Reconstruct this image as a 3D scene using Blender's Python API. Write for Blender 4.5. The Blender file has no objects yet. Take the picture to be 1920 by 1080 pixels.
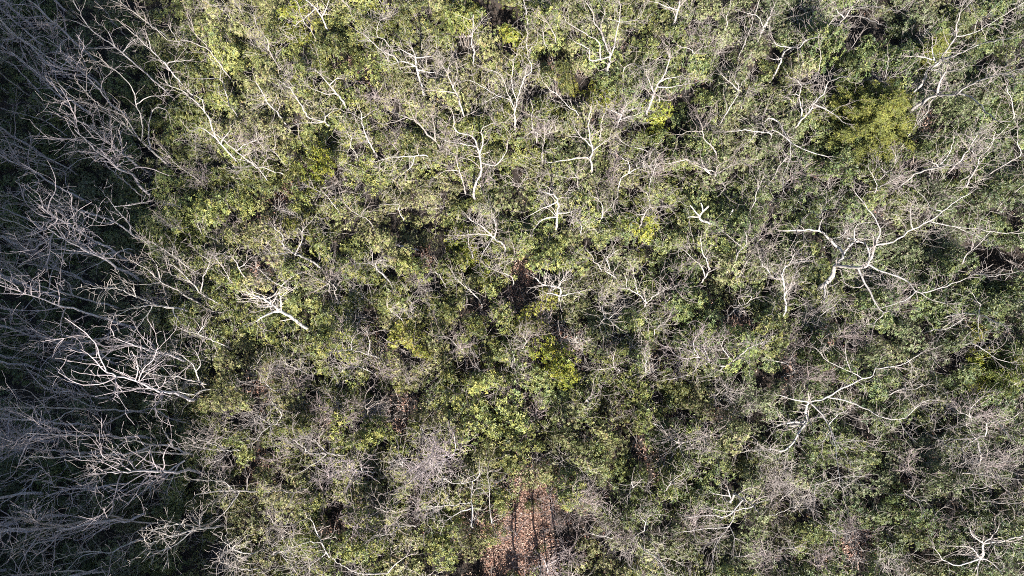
import bpy, math, random
import numpy as np
from mathutils import Matrix, Euler, Vector

rng = np.random.default_rng(11)
random.seed(5)
scene = bpy.context.scene

# ------------------------------------------------------------------ camera
CAM_H = 66.0
PITCH, ROLL = 15.0, 1.8
LENS = 24.3
cam_data = bpy.data.cameras.new('camera')
cam_data.lens = LENS
cam_data.sensor_width = 36.0
cam_data.clip_start = 0.5
cam_data.clip_end = 3000.0
cam = bpy.data.objects.new('camera', cam_data)
scene.collection.objects.link(cam)
cam.location = (0, 0, CAM_H)
cam.rotation_euler = (math.radians(PITCH), math.radians(ROLL), 0)
scene.camera = cam

# ------------------------------------------------------------------ sky and sun
SUN_EL, SUN_AZ = 38.0, 175.0        # azimuth clockwise from +Y: low winter sun from the bottom of the picture
world = bpy.data.worlds.new('World')
scene.world = world
world.use_nodes = True
wn = world.node_tree
bg = wn.nodes['Background']
sky = wn.nodes.new('ShaderNodeTexSky')
sky.sky_type = 'NISHITA'
sky.sun_disc = False
sky.sun_elevation = math.radians(SUN_EL)
sky.sun_rotation = math.radians(SUN_AZ)
wn.links.new(sky.outputs[0], bg.inputs[0])
bg.inputs[1].default_value = 0.065
sun_data = bpy.data.lights.new('sun', 'SUN')
sun_data.energy = 5.0
sun_data.angle = math.radians(0.5)
sun_data.color = (1.0, 0.955, 0.90)
sun = bpy.data.objects.new('sun', sun_data)
scene.collection.objects.link(sun)
az, el = math.radians(SUN_AZ), math.radians(SUN_EL)
to_sun = Vector((math.sin(az) * math.cos(el), math.cos(az) * math.cos(el), math.sin(el)))
sun.rotation_euler = (-to_sun).to_track_quat('-Z', 'Y').to_euler()
sun.location = to_sun * 150
vs = scene.view_settings
vs.view_transform = 'Standard'
vs.look = 'None'
vs.exposure = 2.08
vs.gamma = 1.0
vs.use_curve_mapping = False
scene.cycles.use_denoising = False
scene.cycles.max_bounces = 4
scene.cycles.diffuse_bounces = 2
scene.cycles.glossy_bounces = 1
scene.cycles.transmission_bounces = 2
scene.cycles.filter_width = 1.0
scene.cycles.use_adaptive_sampling = True
scene.cycles.adaptive_threshold = 0.03

# ------------------------------------------------------------------ projection helpers
CAM_R = np.array(Euler(cam.rotation_euler).to_matrix())
FPX = 960.0 * LENS / 18.0

SHADE_PITS = []          # pits added to shade the gaps, filled once the camera rays are known

def ground_z(x, y):
    x = np.asarray(x, float); y = np.asarray(y, float)
    z = 0.5 * np.sin(x * 0.11 + 1.0) * np.cos(y * 0.09) + 0.3 * np.sin(x * 0.23 + y * 0.17)
    d = np.clip(-(x + 27) + 0.25 * (y - 15), 0, 40)
    z = z - 7.0 * (1 - np.exp(-(d / 17.0) ** 1.6))
    for hx, hy, hd in SHADE_PITS:
        z = z - hd * np.exp(-((x - hx) ** 2 + (y - hy) ** 2) / 9.0)
    # an unseen steep spur, added below left of the frame to shade the left slope
    fx = np.clip((-13.0 - x - 0.09 * (y + 28.0) * (y < -28.0)) / 35.0, 0, 1)
    fx = fx ** 0.9
    d = np.clip(-28.0 - y, 0, None)
    z = z + fx * 205.0 * (1 - np.exp(-(d / 70.0) ** 1.5)) * np.exp(-(np.clip(d - 150, 0, None) / 90.0) ** 2)
    return z

def ray(px, py):
    v = np.array([(px - 960.0) / FPX, -(py - 540.0) / FPX, -1.0])
    return CAM_R @ v

def at_h(px, py, zabs):
    d = ray(px, py)
    t = (zabs - CAM_H) / d[2]
    return np.array([0, 0, CAM_H]) + d * t

def ground_at(px, py, h=0.0):
    z = 0.0
    for _ in range(6):
        p = at_h(px, py, z + h)
        z = float(ground_z(p[0], p[1]))
    return at_h(px, py, z + h)

def project(p):
    p = np.atleast_2d(np.asarray(p, float)) - np.array([0, 0, CAM_H])
    c = p @ CAM_R
    w = -c[:, 2]
    return np.stack([960 + FPX * c[:, 0] / w, 540 - FPX * c[:, 1] / w], 1)

for hx, hy, hd in ((948, 45, 3.2), (1845, 475, 3.0), (1885, 510, 3.0), (1615, 75, 3.2), (838, 462, 2.5), (1062, 990, 2.2), (870, 1068, 2.2), (1268, 258, 1.8)):
    q_ = ground_at(hx, hy)
    SHADE_PITS.append((q_[0], q_[1], hd))
NADIR = project([[0, 0, 0.0]])[0]

# ------------------------------------------------------------------ materials
def new_mat(name):
    m = bpy.data.materials.new(name)
    m.use_nodes = True
    nt = m.node_tree
    return m, nt, nt.nodes['Principled BSDF']

def N(nt, kind, **kw):
    n = nt.nodes.new(kind)
    for k, v in kw.items():
        setattr(n, k, v)
    return n

def mixc(nt, a, b, fac, mode='MIX'):
    n = N(nt, 'ShaderNodeMix', data_type='RGBA', blend_type=mode)
    for sock, val in ((n.inputs[0], fac), (n.inputs[6], a), (n.inputs[7], b)):
        if hasattr(val, 'is_output'):
            nt.links.new(val, sock)
        elif isinstance(val, tuple):
            sock.default_value = (*val, 1.0) if len(val) == 3 else val
        else:
            sock.default_value = val
    return n.outputs[2]

def noise(nt, scale, detail=4, rough=0.6, vec=None):
    n = N(nt, 'ShaderNodeTexNoise')
    n.inputs['Scale'].default_value = scale
    n.inputs['Detail'].default_value = detail
    n.inputs['Roughness'].default_value = rough
    if vec is not None:
        nt.links.new(vec, n.inputs['Vector'])
    return n.outputs['Fac']

def ramp(nt, fac, stops):
    r = N(nt, 'ShaderNodeValToRGB')
    e = r.color_ramp.elements
    while len(e) < len(stops):
        e.new(0.5)
    for el_, (p, c) in zip(e, stops):
        el_.position = p
        el_.color = (*c, 1)
    nt.links.new(fac, r.inputs[0])
    return r.outputs[0]

def leaf_material(name, instanced=None, rough=0.42):
    m, nt, b = new_mat(name)
    a = N(nt, 'ShaderNodeAttribute', attribute_name='leaf_tint')
    if instanced:
        t = N(nt, 'ShaderNodeAttribute', attribute_name='shrub_tint', attribute_type=instanced)
        tint = t.outputs['Color']
    else:
        t = N(nt, 'ShaderNodeObjectInfo')
        tint = t.outputs['Color']
    col = mixc(nt, a.outputs['Color'], tint, 1.0, 'MULTIPLY')
    nt.links.new(col, b.inputs['Base Color'])
    b.inputs['Roughness'].default_value = rough
    b.inputs['Specular IOR Level'].default_value = 0.35
    # thin leaves let some light through
    tr = N(nt, 'ShaderNodeBsdfTranslucent')
    nt.links.new(col, tr.inputs['Color'])
    mx = N(nt, 'ShaderNodeMixShader')
    mx.inputs[0].default_value = 0.18
    nt.links.new(b.outputs[0], mx.inputs[1])
    nt.links.new(tr.outputs[0], mx.inputs[2])
    nt.links.new(mx.outputs[0], nt.nodes['Material Output'].inputs[0])
    return m

def bark_material(name, instanced=None):
    m, nt, b = new_mat(name)
    g = N(nt, 'ShaderNodeNewGeometry')
    n1 = noise(nt, 1.3, 5, 0.65, g.outputs['Position'])
    n2 = noise(nt, 9.0, 3, 0.6, g.outputs['Position'])
    mott = ramp(nt, n1, [(0.32, (0.40, 0.385, 0.37)), (0.48, (1.0, 1.0, 1.0)), (0.62, (0.95, 0.95, 0.95)), (0.70, (0.60, 0.64, 0.54))])
    fine = ramp(nt, n2, [(0.3, (0.68, 0.66, 0.64)), (0.6, (1, 1, 1))])
    if instanced:
        t = N(nt, 'ShaderNodeAttribute', attribute_name='shrub_tint', attribute_type=instanced)
    else:
        t = N(nt, 'ShaderNodeObjectInfo')
    c = mixc(nt, t.outputs['Color'], mott, 0.8, 'MULTIPLY')
    c = mixc(nt, c, fine, 0.8, 'MULTIPLY')
    nt.links.new(c, b.inputs['Base Color'])
    b.inputs['Roughness'].default_value = 0.85
    b.inputs['Specular IOR Level'].default_value = 0.2
    bp = N(nt, 'ShaderNodeBump')
    bp.inputs['Strength'].default_value = 0.5
    bp.inputs['Distance'].default_value = 0.03
    nt.links.new(n2, bp.inputs['Height'])
    nt.links.new(bp.outputs[0], b.inputs['Normal'])
    return m

M_LEAF = leaf_material('evergreen_leaf')
M_LEAF_I = leaf_material('evergreen_leaf_outer_thicket', 'INSTANCER')
M_LEAF_G = leaf_material('evergreen_leaf_thicket', 'GEOMETRY')
M_NEEDLE = leaf_material('pine_needle', rough=0.6)
M_BARK = bark_material('bark')
M_BARK_I = bark_material('shade_spur_bark', 'INSTANCER')
M_BARK_G = bark_material('undergrowth_bark', 'GEOMETRY')

def ground_material():
    m, nt, b = new_mat('forest_floor')
    g = N(nt, 'ShaderNodeNewGeometry')
    n1 = noise(nt, 0.35, 5, 0.6, g.outputs['Position'])
    n2 = noise(nt, 5.0, 6, 0.7, g.outputs['Position'])
    base = ramp(nt, n2, [(0.3, (0.006, 0.005, 0.004)), (0.48, (0.014, 0.010, 0.007)), (0.62, (0.032, 0.019, 0.012)), (0.75, (0.07, 0.040, 0.026))])
    soil = mixc(nt, base, (0.012, 0.010, 0.008), ramp(nt, n1, [(0.45, (0, 0, 0)), (0.62, (0.8, 0.8, 0.8))]))
    nt.links.new(soil, b.inputs['Base Color'])
    b.inputs['Roughness'].default_value = 0.95
    bp = N(nt, 'ShaderNodeBump')
    bp.inputs['Strength'].default_value = 1.0
    bp.inputs['Distance'].default_value = 0.12
    nt.links.new(n2, bp.inputs['Height'])
    nt.links.new(bp.outputs[0], b.inputs['Normal'])
    return m
M_GROUND = ground_material()

# ------------------------------------------------------------------ mesh helpers
COL = scene.collection

def np_mesh(name, verts, loops, starts, totals, mat, tint=None, smooth=False):
    me = bpy.data.meshes.new(name)
    me.vertices.add(len(verts))
    me.vertices.foreach_set('co', np.asarray(verts, np.float32).ravel())
    me.loops.add(len(loops))
    me.loops.foreach_set('vertex_index', np.asarray(loops, np.int32))
    me.polygons.add(len(starts))
    me.polygons.foreach_set('loop_start', np.asarray(starts, np.int32))
    me.polygons.foreach_set('loop_total', np.asarray(totals, np.int32))
    if smooth:
        me.polygons.foreach_set('use_smooth', np.ones(len(starts), bool))
    me.update(calc_edges=True)
    if tint is not None:
        a = me.attributes.new('leaf_tint', 'FLOAT_COLOR', 'POINT')
        a.data.foreach_set('color', np.concatenate([tint, np.ones((len(tint), 1))], 1).astype(np.float32).ravel())
    me.materials.append(mat)
    return me

def tube_mesh(name, branches, mat, smooth=True):
    """branches: list of (points Nx3, radii N, sides)."""
    V, L, nv = [], [], 0
    for pts, rad, k in branches:
        n = len(pts)
        t = np.gradient(pts, axis=0)
        t /= np.linalg.norm(t, axis=1, keepdims=True) + 1e-9
        ref = np.array([0.31, 0.17, 0.93]) if abs(t[0, 2]) < 0.75 else np.array([0.95, 0.2, 0.1])
        u = np.cross(t, ref); u /= np.linalg.norm(u, axis=1, keepdims=True) + 1e-9
        w = np.cross(t, u)
        a = np.arange(k) * (2 * math.pi / k)
        ring = pts[:, None, :] + rad[:, None, None] * (np.cos(a)[None, :, None] * u[:, None, :] + np.sin(a)[None, :, None] * w[:, None, :])
        V.append(ring.reshape(-1, 3))
        i = np.arange(n - 1)[:, None] * k
        j = np.arange(k)[None, :]
        j2 = (j + 1) % k
        q = np.stack([i + j, i + j2, i + k + j2, i + k + j], -1).reshape(-1, 4) + nv
        L.append(q)
        nv += n * k
    V = np.concatenate(V); L = np.concatenate(L)
    nq = len(L)
    return np_mesh(name, V, L.ravel(), np.arange(nq) * 4, np.full(nq, 4), mat, smooth=smooth)

def link(name, data, parent=None):
    o = bpy.data.objects.new(name, data)
    COL.objects.link(o)
    if parent is not None:
        o.parent = parent
    return o

def unit(v):
    return v / (np.linalg.norm(v) + 1e-9)

def rand_unit():
    v = rng.normal(size=3)
    return v / np.linalg.norm(v)

def smooth_path(pts, step, jitter):
    pts = np.asarray(pts, float)
    if len(pts) == 2:
        pts = np.stack([pts[0], (pts[0] + pts[1]) / 2 + rng.normal(size=3) * 0.06 * np.linalg.norm(pts[1] - pts[0]), pts[1]])
    seg = np.linalg.norm(np.diff(pts, axis=0), axis=1)
    s = np.concatenate([[0], np.cumsum(seg)])
    n = max(3, int(s[-1] / step) + 1)
    q = np.linspace(0, s[-1], n)
    ext = np.vstack([2 * pts[0] - pts[1], pts, 2 * pts[-1] - pts[-2]])
    out = []
    for v in q:
        i = min(np.searchsorted(s, v, side='right') - 1, len(seg) - 1)
        u = (v - s[i]) / (seg[i] + 1e-9)
        p0, p1, p2, p3 = ext[i], ext[i + 1], ext[i + 2], ext[i + 3]
        out.append(0.5 * (2 * p1 + (p2 - p0) * u + (2 * p0 - 5 * p1 + 4 * p2 - p3) * u * u + (3 * p1 - p0 - 3 * p2 + p3) * u ** 3))
    out = np.array(out)
    if jitter:
        j = rng.normal(size=out.shape) * jitter
        j[0] = 0
        out += j
    return out

def grow(out, start, d, length, r0, level, crook=0.42, up=0.10, dens=1.0, rmin=0.014):
    """A crooked side branch with its own side twigs, appended to out."""
    step = 0.42 if level == 0 else 0.30
    n = max(3, int(length / step) + 1)
    step = length / (n - 1)
    pts = [np.array(start, float)]
    d = unit(np.array(d, float))
    kick = rng.normal(size=(n, 3)) * crook
    for i in range(n - 1):
        d = d + kick[i] * (0.8 if i else 0.2)
        d[2] += up * 0.5
        d = d / math.sqrt(d[0] ** 2 + d[1] ** 2 + d[2] ** 2)
        pts.append(pts[-1] + d * step)
    pts = np.array(pts)
    rad = np.linspace(r0, max(rmin * 0.75, r0 * 0.35), n)
    out.append((pts, rad, 4 if r0 > 0.035 else 3))
    if level < 2 and length > 0.7:
        m = rng.poisson(length * (1.7 if level == 0 else 1.5) * dens)
        for _ in range(m):
            i = int(rng.integers(1, n))
            tang = unit(pts[i] - pts[i - 1])
            dd = unit(tang * 0.75 + rand_unit() * 0.85 + np.array([0, 0, up]))
            ln = length * rng.uniform(0.28, 0.6)
            grow(out, pts[i], dd, ln, max(rmin, rad[i] * 0.62), level + 1, crook, up, dens, rmin)

# ------------------------------------------------------------------ ground
def build_ground():
    c = np.concatenate([np.linspace(-900, -250, 14), np.linspace(-240, -86, 50), np.linspace(-84, 84, 113), np.linspace(90, 900, 20)])
    X, Y = np.meshgrid(c, c)
    Z = ground_z(X, Y) + rng.normal(size=X.shape) * 0.03
    n = len(c)
    V = np.stack([X.ravel(), Y.ravel(), Z.ravel()], 1)
    i = np.arange(n - 1)[:, None] * n + np.arange(n - 1)[None, :]
    q = np.stack([i, i + 1, i + n + 1, i + n], -1).reshape(-1, 4)
    me = np_mesh('ground', V, q.ravel(), np.arange(len(q)) * 4, np.full(len(q), 4), M_GROUND, smooth=True)
    o = link('ground', me)
    o['kind'] = 'structure'
build_ground()

# ------------------------------------------------------------------ labels: landmark, direction and rank tell look-alikes apart
LANDMARKS = [
    ((1640, 225), 'the lone yellow-green pine'),
    ((1000, 965), 'the brown clearing at the bottom'),
    ((950, 40), 'the dark gap at the top edge'),
    ((1135, 90), 'the thick forked tree at top'),
    ((1325, 405), 'the white snag with broken arms'),
    ((1650, 455), 'the huge sprawling tree at right'),
    ((1545, 790), 'the huge forked tree lower right'),
    ((885, 480), 'the small yellow bush near centre'),
    ((765, 463), 'the pale fallen log'),
    ((20, 20), 'the top left corner'),
    ((1900, 20), 'the top right corner'),
    ((20, 1060), 'the bottom left corner'),
    ((1900, 1060), 'the bottom right corner'),
    ((10, 540), 'the middle of the left edge'),
    ((1910, 560), 'the middle of the right edge'),
    ((530, 375), 'the brown hollow at upper left'),
    ((1290, 650), 'the dense purple-grey twiggy crown'),
    ((800, 880), 'the broad twiggy crown near bottom'),
    ((1280, 833), 'the pale starburst tree'),
    ((960, 200), 'the white twin-armed tree at top'),
    ((560, 600), 'the thick pale leaning trunk at left'),
    ((460, 5), 'the top edge at upper left'),
    ((480, 1075), 'the bottom edge at lower left'),
    ((1400, 5), 'the top edge at upper right'),
    ((1420, 1075), 'the bottom edge at lower right'),
    ((250, 270), 'the tall grey forked tree at left'),
    ((1215, 545), 'the white V-shaped tree'),
]
SECT = ['right of', 'below right of', 'below', 'below left of', 'left of', 'above left of', 'above', 'above right of']
ORD = ['first', 'second', 'third', 'fourth', 'fifth', 'sixth', 'seventh', 'eighth', 'ninth', 'tenth', 'eleventh', 'twelfth',
       'thirteenth', 'fourteenth', 'fifteenth', 'sixteenth', 'seventeenth', 'eighteenth', 'nineteenth', 'twentieth']
PENDING = []     # (object, descriptor, pixel)

def want_label(o, desc, pos, cat, group):
    o['category'] = cat
    if group:
        o['group'] = group
    PENDING.append((o, desc, np.asarray(pos, float)))

def write_labels():
    buckets = {}
    for o, desc, px in PENDING:
        d = [np.hypot(px[0] - l[0][0], px[1] - l[0][1]) for l in LANDMARKS]
        i = int(np.argmin(d))
        v = px - np.array(LANDMARKS[i][0])
        s = int(round(math.atan2(v[1], v[0]) / (math.pi / 4))) % 8
        buckets.setdefault((desc, i, s), []).append((d[i], o))
    for (desc, i, s), lst in buckets.items():
        lst.sort(key=lambda e: e[0])
        for k, (dist, o) in enumerate(lst):
            if len(lst) == 1:
                lab = f'{desc} {SECT[s]} {LANDMARKS[i][1]}'
            else:
                o_ = ORD[min(k, 19)]
                lab = f'{o_} {desc} {SECT[s]} {LANDMARKS[i][1]}'
            o['label'] = lab

# ------------------------------------------------------------------ bare trees traced from the photograph
# each entry: crop column, crop row, list of limbs in the crop's own coordinates (3 units per photo pixel); the first limb is the trunk
T = []
def A(col_, row_, *limbs, **kw):
    T.append((col_, row_, limbs, kw))

# upper left stand
A(0,0,[(890,880),(770,770),(690,690)],[(770,770),(700,660),(560,590),(440,470)],[(690,690),(600,640),(480,580),(340,560)],[(795,780),(800,690),(765,580),(750,510),(690,430),(560,330)],[(765,580),(830,550),(930,535)],[(690,690),(560,600),(430,560),(330,470)],[(850,810),(835,700),(870,610),(940,620)],[(690,690),(600,720),(440,690)],r=.2,lab='tall')
A(0,0,[(400,600),(270,480),(100,330),(0,250),(-90,170)],r=.16)
A(0,0,[(235,530),(90,380),(0,320),(-90,240)],r=.14)
A(0,0,[(120,505),(0,410),(-80,340)],r=.14)
A(0,0,[(340,390),(200,270),(70,190),(0,110),(-60,30)],[(340,390),(380,345),(400,340)],r=.13)
A(0,0,[(460,370),(380,310),(300,290),(250,270)],r=.1)
A(0,0,[(920,500),(770,370),(640,260),(500,150),(410,0)],[(640,260),(540,270),(440,275)],[(700,310),(720,250),(760,220)],[(500,150),(380,110),(250,130)],[(640,260),(600,170),(540,120)],r=.15)
A(0,0,[(1035,485),(940,370),(850,280),(720,160)],[(940,370),(960,350),(1040,340)],[(850,280),(830,200)],r=.13)
A(0,0,[(1300,870),(1220,780),(1160,640),(1040,520),(950,480)],[(1220,780),(1130,720),(1030,760)],[(1160,640),(1130,560),(1030,500)],[(1250,810),(1290,740)],r=.14)
A(0,0,[(1430,930),(1340,860),(1270,800),(1200,740)],[(1330,850),(1440,790)],r=.13)
A(0,0,[(1310,620),(1270,520),(1240,450),(1130,440)],[(1240,450),(1240,380),(1180,330)],r=.12)
A(0,0,[(1250,380),(1170,270),(1080,170)],[(1170,270),(1060,230),(960,230),(880,170),(740,60),(620,0)],[(1100,190),(1060,100)],r=.12)
A(0,0,[(370,940),(240,880),(120,830),(0,780)],[(240,880),(130,860),(20,850)],r=.13)
A(0,0,[(760,1070),(620,950),(560,880),(420,850)],[(640,960),(680,920),(760,900)],[(560,880),(450,900),(370,960)],r=.12)
A(0,0,[(380,1050),(360,970),(260,930),(150,900)],r=.1)
A(0,0,[(370,760),(250,680),(120,640),(0,610)],[(250,680),(290,650),(240,590)],r=.1)
A(0,0,[(930,200),(860,150),(740,60),(640,-20)],r=.11)
A(0,0,[(640,130),(590,60),(530,0)],r=.1)
A(0,0,[(1110,1010),(1000,930),(900,820)],r=.07)
A(0,0,[(1260,60),(1180,20),(1120,-20)],r=.1)
# upper middle
A(1,0,[(370,100),(330,40),(280,0)],[(370,100),(400,40),(410,0)],[(330,60),(260,110),(210,150)],r=.16)
A(1,0,[(100,330),(60,270),(0,220)],[(60,270),(40,190)],r=.11)
A(1,0,[(125,640),(70,580),(30,510),(0,460)],[(70,590),(0,590)],r=.15)
A(1,0,[(485,565),(440,510),(390,450),(330,390)],[(450,535),(370,520),(300,490)],[(420,490),(470,440)],r=.15)
A(1,0,[(390,690),(300,660),(250,590),(200,510),(130,450)],[(390,690),(410,640)],[(390,690),(300,690),(220,700)],r=.13)
A(1,0,[(925,460),(905,390),(895,310),(880,280)],[(895,320),(820,280),(760,290)],[(900,380),(830,345),(770,360)],[(900,320),(960,320),(1010,320)],[(905,390),(960,400),(1000,410)],r=.2,tw=1.5)
A(1,0,[(790,330),(740,300),(690,270),(640,230),(580,230)],[(760,270),(720,220),(680,200),(690,130),(730,100)],[(640,230),(600,190),(560,170)],r=.14)
A(1,0,[(1165,640),(1140,560),(1110,490),(1080,420),(1090,360)],[(1125,540),(1060,515),(950,505)],[(1110,490),(1130,420),(1130,350)],[(1080,430),(1050,370)],r=.15)
A(1,0,[(645,815),(610,740),(595,670),(590,620)],[(600,690),(540,640),(440,610)],[(595,670),(640,640)],r=.13)
A(1,0,[(1025,810),(960,750),(920,700),(850,660),(740,620)],[(1015,770),(1000,700),(990,650)],[(920,700),(880,650),(860,560)],[(850,660),(800,680),(700,700)],r=.16)
A(2,0,[(15,660),(12,600)],[(15,640),(40,530),(70,440),(110,400),(95,330),(75,240)],[(0,600),(-30,510),(-60,430),(-120,390)],[(-10,570),(-80,540),(-150,580)],[(-80,540),(-160,490),(-240,450)],[(20,570),(0,480),(10,330)],r=.19,lab='white twin-armed')
A(1,0,[(1225,1075),(1265,960),(1255,860),(1220,770),(1130,740),(1110,650)],[(1255,850),(1280,790),(1270,730),(1340,690)],[(1265,925),(1340,930),(1400,870),(1430,750)],[(1250,830),(1170,810),(1060,790)],r=.17)
A(1,0,[(1165,1030),(1140,950),(1120,880),(1060,830)],[(1140,960),(1070,960),(1000,1000)],r=.11,tw=1.6)
A(1,0,[(965,880),(870,880),(770,885),(700,900)],[(900,885),(880,930),(820,980)],r=.1)
A(1,0,[(45,990),(0,930),(-30,900)],r=.1)
A(1,0,[(105,855),(50,845),(10,780),(0,740)],[(90,850),(110,790),(100,750)],r=.11)
# upper centre right
A(2,0,[(540,375),(555,320),(545,290)],[(560,320),(575,250),(600,140),(610,60),(600,0)],[(605,130),(700,110),(740,50)],[(605,120),(540,100)],[(545,290),(520,240),(495,170),(465,130),(460,80),(420,20),(400,-20)],[(555,320),(500,330),(440,340),(435,280),(380,250),(350,230)],[(490,325),(490,240),(430,200),(370,160),(310,130),(300,100)],[(520,240),(500,160),(520,60)],r=.27,lab='thick white forked')
A(2,0,[(625,430),(630,385),(680,355),(725,380),(760,330)],[(725,380),(800,340)],r=.12)
A(2,0,[(920,105),(935,50),(942,0)],[(925,50),(880,40),(800,10)],r=.2)
A(2,0,[(1300,265),(1330,190),(1360,110)],r=.1)
A(2,0,[(1390,215),(1420,150),(1450,90)],[(1420,150),(1380,90),(1310,70)],r=.14)
A(2,0,[(770,605),(800,520),(830,460),(870,390),(890,310)],[(830,465),(880,440),(960,430),(990,450)],[(800,520),(780,480),(760,430)],[(830,510),(900,490),(990,470)],r=.17)
A(2,0,[(600,680),(620,640),(640,590)],[(620,640),(560,620),(520,610)],[(625,630),(700,610),(740,600)],[(610,660),(680,650),(760,620)],r=.13,tw=2.4)
A(2,0,[(450,950),(440,890),(455,850),(440,790),(430,700),(440,620)],[(435,885),(340,890),(230,915),(150,890)],[(440,830),(390,770),(350,720)],[(455,850),(500,810),(550,780)],r=.17)
A(2,0,[(170,870),(180,780),(185,740)],[(180,780),(130,740),(80,760)],[(182,760),(230,710)],r=.1,tw=1.8)
A(2,0,[(1200,645),(1240,580),(1280,500),(1250,450)],[(1275,490),(1330,430)],[(1280,500),(1220,460),(1180,420)],r=.12)
A(2,0,[(1150,880),(1130,830),(1080,780),(1070,720),(1060,680)],[(1075,730),(1000,740),(930,760)],[(1070,710),(1120,670)],r=.15,tw=1.5)
A(2,0,[(1150,985),(1100,975),(1050,920),(970,900),(880,920)],[(1150,985),(1160,930),(1220,900)],[(1110,975),(1070,920),(1080,880)],[(1150,975),(1060,940),(1000,910)],[(1160,980),(1240,930),(1300,910)],r=.14,tw=1.5)
A(2,0,[(610,1010),(650,980),(720,940),(800,930)],[(650,980),(660,920),(620,890)],r=.1)
A(2,0,[(245,225),(220,160),(180,100)],[(220,160),(150,100)],r=.1)
A(2,0,[(1460,760),(1380,740),(1310,730),(1220,740)],[(1380,740),(1330,800)],r=.12)
A(2,0,[(770,860),(700,830),(650,820),(600,780)],r=.08)
A(2,0,[(1020,300),(990,270),(930,260)],[(1020,295),(1060,270),(1110,260)],r=.09)
A(2,0,[(370,640),(330,610),(260,540),(200,490)],r=.08)
A(2,0,[(245,715),(220,680),(160,670),(90,640)],r=.09)
A(2,0,[(1210,135),(1205,100),(1225,40),(1235,-10)],r=.1)
A(2,0,[(375,1040),(360,990),(330,960)],[(365,1000),(300,1000),(230,980)],r=.1,tw=1.6)
# upper right
A(3,0,[(320,235),(370,170),(430,100),(500,10),(530,-30)],[(440,90),(530,95),(620,130),(660,150)],[(470,50),(560,35),(640,45),(740,55),(800,10)],[(430,100),(390,60),(370,20)],r=.17)
A(3,0,[(815,610),(890,560),(945,530),(970,450),(1000,400)],[(950,530),(1050,530),(1110,490),(1200,450),(1300,420),(1440,380)],[(1000,400),(1070,390),(1120,360)],[(1060,540),(1130,540),(1200,600),(1290,680),(1380,670),(1370,570),(1340,490)],[(890,560),(860,600)],[(1300,420),(1380,440),(1460,460)],r=.25)
A(3,0,[(800,540),(860,480),(890,430),(890,400),(950,360),(1020,260),(1060,200)],[(950,355),(920,290),(920,240)],[(960,345),(1100,290),(1220,240),(1420,210)],[(1060,210),(1070,100),(1080,70),(1150,0)],[(1060,200),(1150,190),(1240,140),(1330,80),(1440,10)],[(1165,180),(1180,110),(1230,90)],[(900,400),(960,400),(980,430)],[(950,340),(860,320),(800,320)],r=.2)
A(3,0,[(740,530),(690,530),(660,490),(650,460)],[(650,460),(600,430),(580,380)],[(655,460),(670,380),(675,310)],[(660,460),(740,410),(800,380)],[(655,460),(540,450)],[(660,490),(620,485)],r=.14,tw=1.5)
A(3,0,[(175,690),(240,620),(260,580),(320,510),(340,460),(440,430)],[(175,690),(190,620),(170,540),(140,530)],[(170,540),(190,480),(260,460),(290,380),(300,290)],[(265,590),(350,630),(440,700)],[(190,480),(130,440)],r=.16)
A(3,0,[(70,360),(80,310),(120,270),(180,265),(220,220),(300,210)],[(75,320),(20,330)],[(120,270),(60,260),(30,230)],r=.14)
A(3,0,[(0,665),(60,690),(100,760),(130,800),(220,850),(330,880)],[(130,790),(60,740),(0,740)],[(130,800),(120,900),(85,990),(85,1070)],r=.15)
A(3,0,[(800,1000),(870,960),(960,940),(1060,920),(1120,850),(1180,760)],[(960,940),(900,900)],[(970,940),(1020,860),(1050,760)],r=.15,tw=1.3)
A(3,0,[(1275,960),(1340,920),(1420,870),(1400,800),(1410,720)],r=.12)
A(3,0,[(635,1005),(660,970),(710,940),(715,870)],[(660,970),(620,930)],r=.1)
A(3,0,[(785,810),(830,770),(880,760)],r=.1)
A(3,0,[(610,1070),(600,1010),(560,940)],r=.08)
A(3,0,[(0,120),(25,50),(50,0)],r=.12)
A(3,0,[(1150,970),(1160,890),(1150,840),(1180,780)],[(1160,960),(1220,880),(1280,840)],r=.1)
A(3,0,[(400,350),(450,290),(500,220)],r=.08)
# left stand, middle
A(0,1,[(760,250),(680,190),(600,150),(500,120),(350,70),(270,0)],[(735,220),(720,170),(650,90),(580,0)],[(600,150),(480,110),(330,80),(200,70),(60,20)],[(650,90),(760,70),(820,60)],[(650,170),(560,170),(450,110),(330,20)],r=.16)
A(0,1,[(710,340),(560,350),(430,340),(290,290),(190,220),(80,170),(0,150)],[(500,345),(430,260),(310,180),(240,140)],[(430,340),(290,350),(140,350)],[(290,290),(160,270),(20,260)],r=.15)
A(0,1,[(480,500),(400,470),(320,440),(190,410),(90,400),(0,390)],[(320,440),(240,380),(120,330)],r=.14)
A(0,1,[(630,640),(540,620),(400,580),(280,545),(180,500),(60,410)],[(320,560),(220,580),(140,650)],[(290,550),(290,450),(320,400)],[(400,580),(390,520),(350,480)],r=.16)
A(0,1,[(1030,660),(900,640),(770,590),(650,540),(520,540)],[(1000,655),(860,640),(760,650),(640,700)],[(770,590),(740,530)],[(860,640),(840,670),(750,800)],[(980,660),(1020,740)],r=.14)
A(0,1,[(1090,610),(990,550),(910,510),(850,450),(730,380)],[(910,510),(880,410),(840,360)],[(910,510),(790,520),(700,500)],r=.13)
A(0,1,[(1190,605),(1130,570),(1080,510),(1000,430),(940,400)],[(1130,560),(1140,490),(1180,400),(1140,360)],[(1080,510),(960,460)],r=.12)
A(0,1,[(1070,430),(960,350),(880,300),(800,270)],[(960,350),(980,290)],r=.09,tw=1.5)
A(0,1,[(620,830),(560,825),(460,840),(350,800),(200,780)],[(610,830),(630,770)],[(460,840),(400,870),(300,850)],r=.12)
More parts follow.
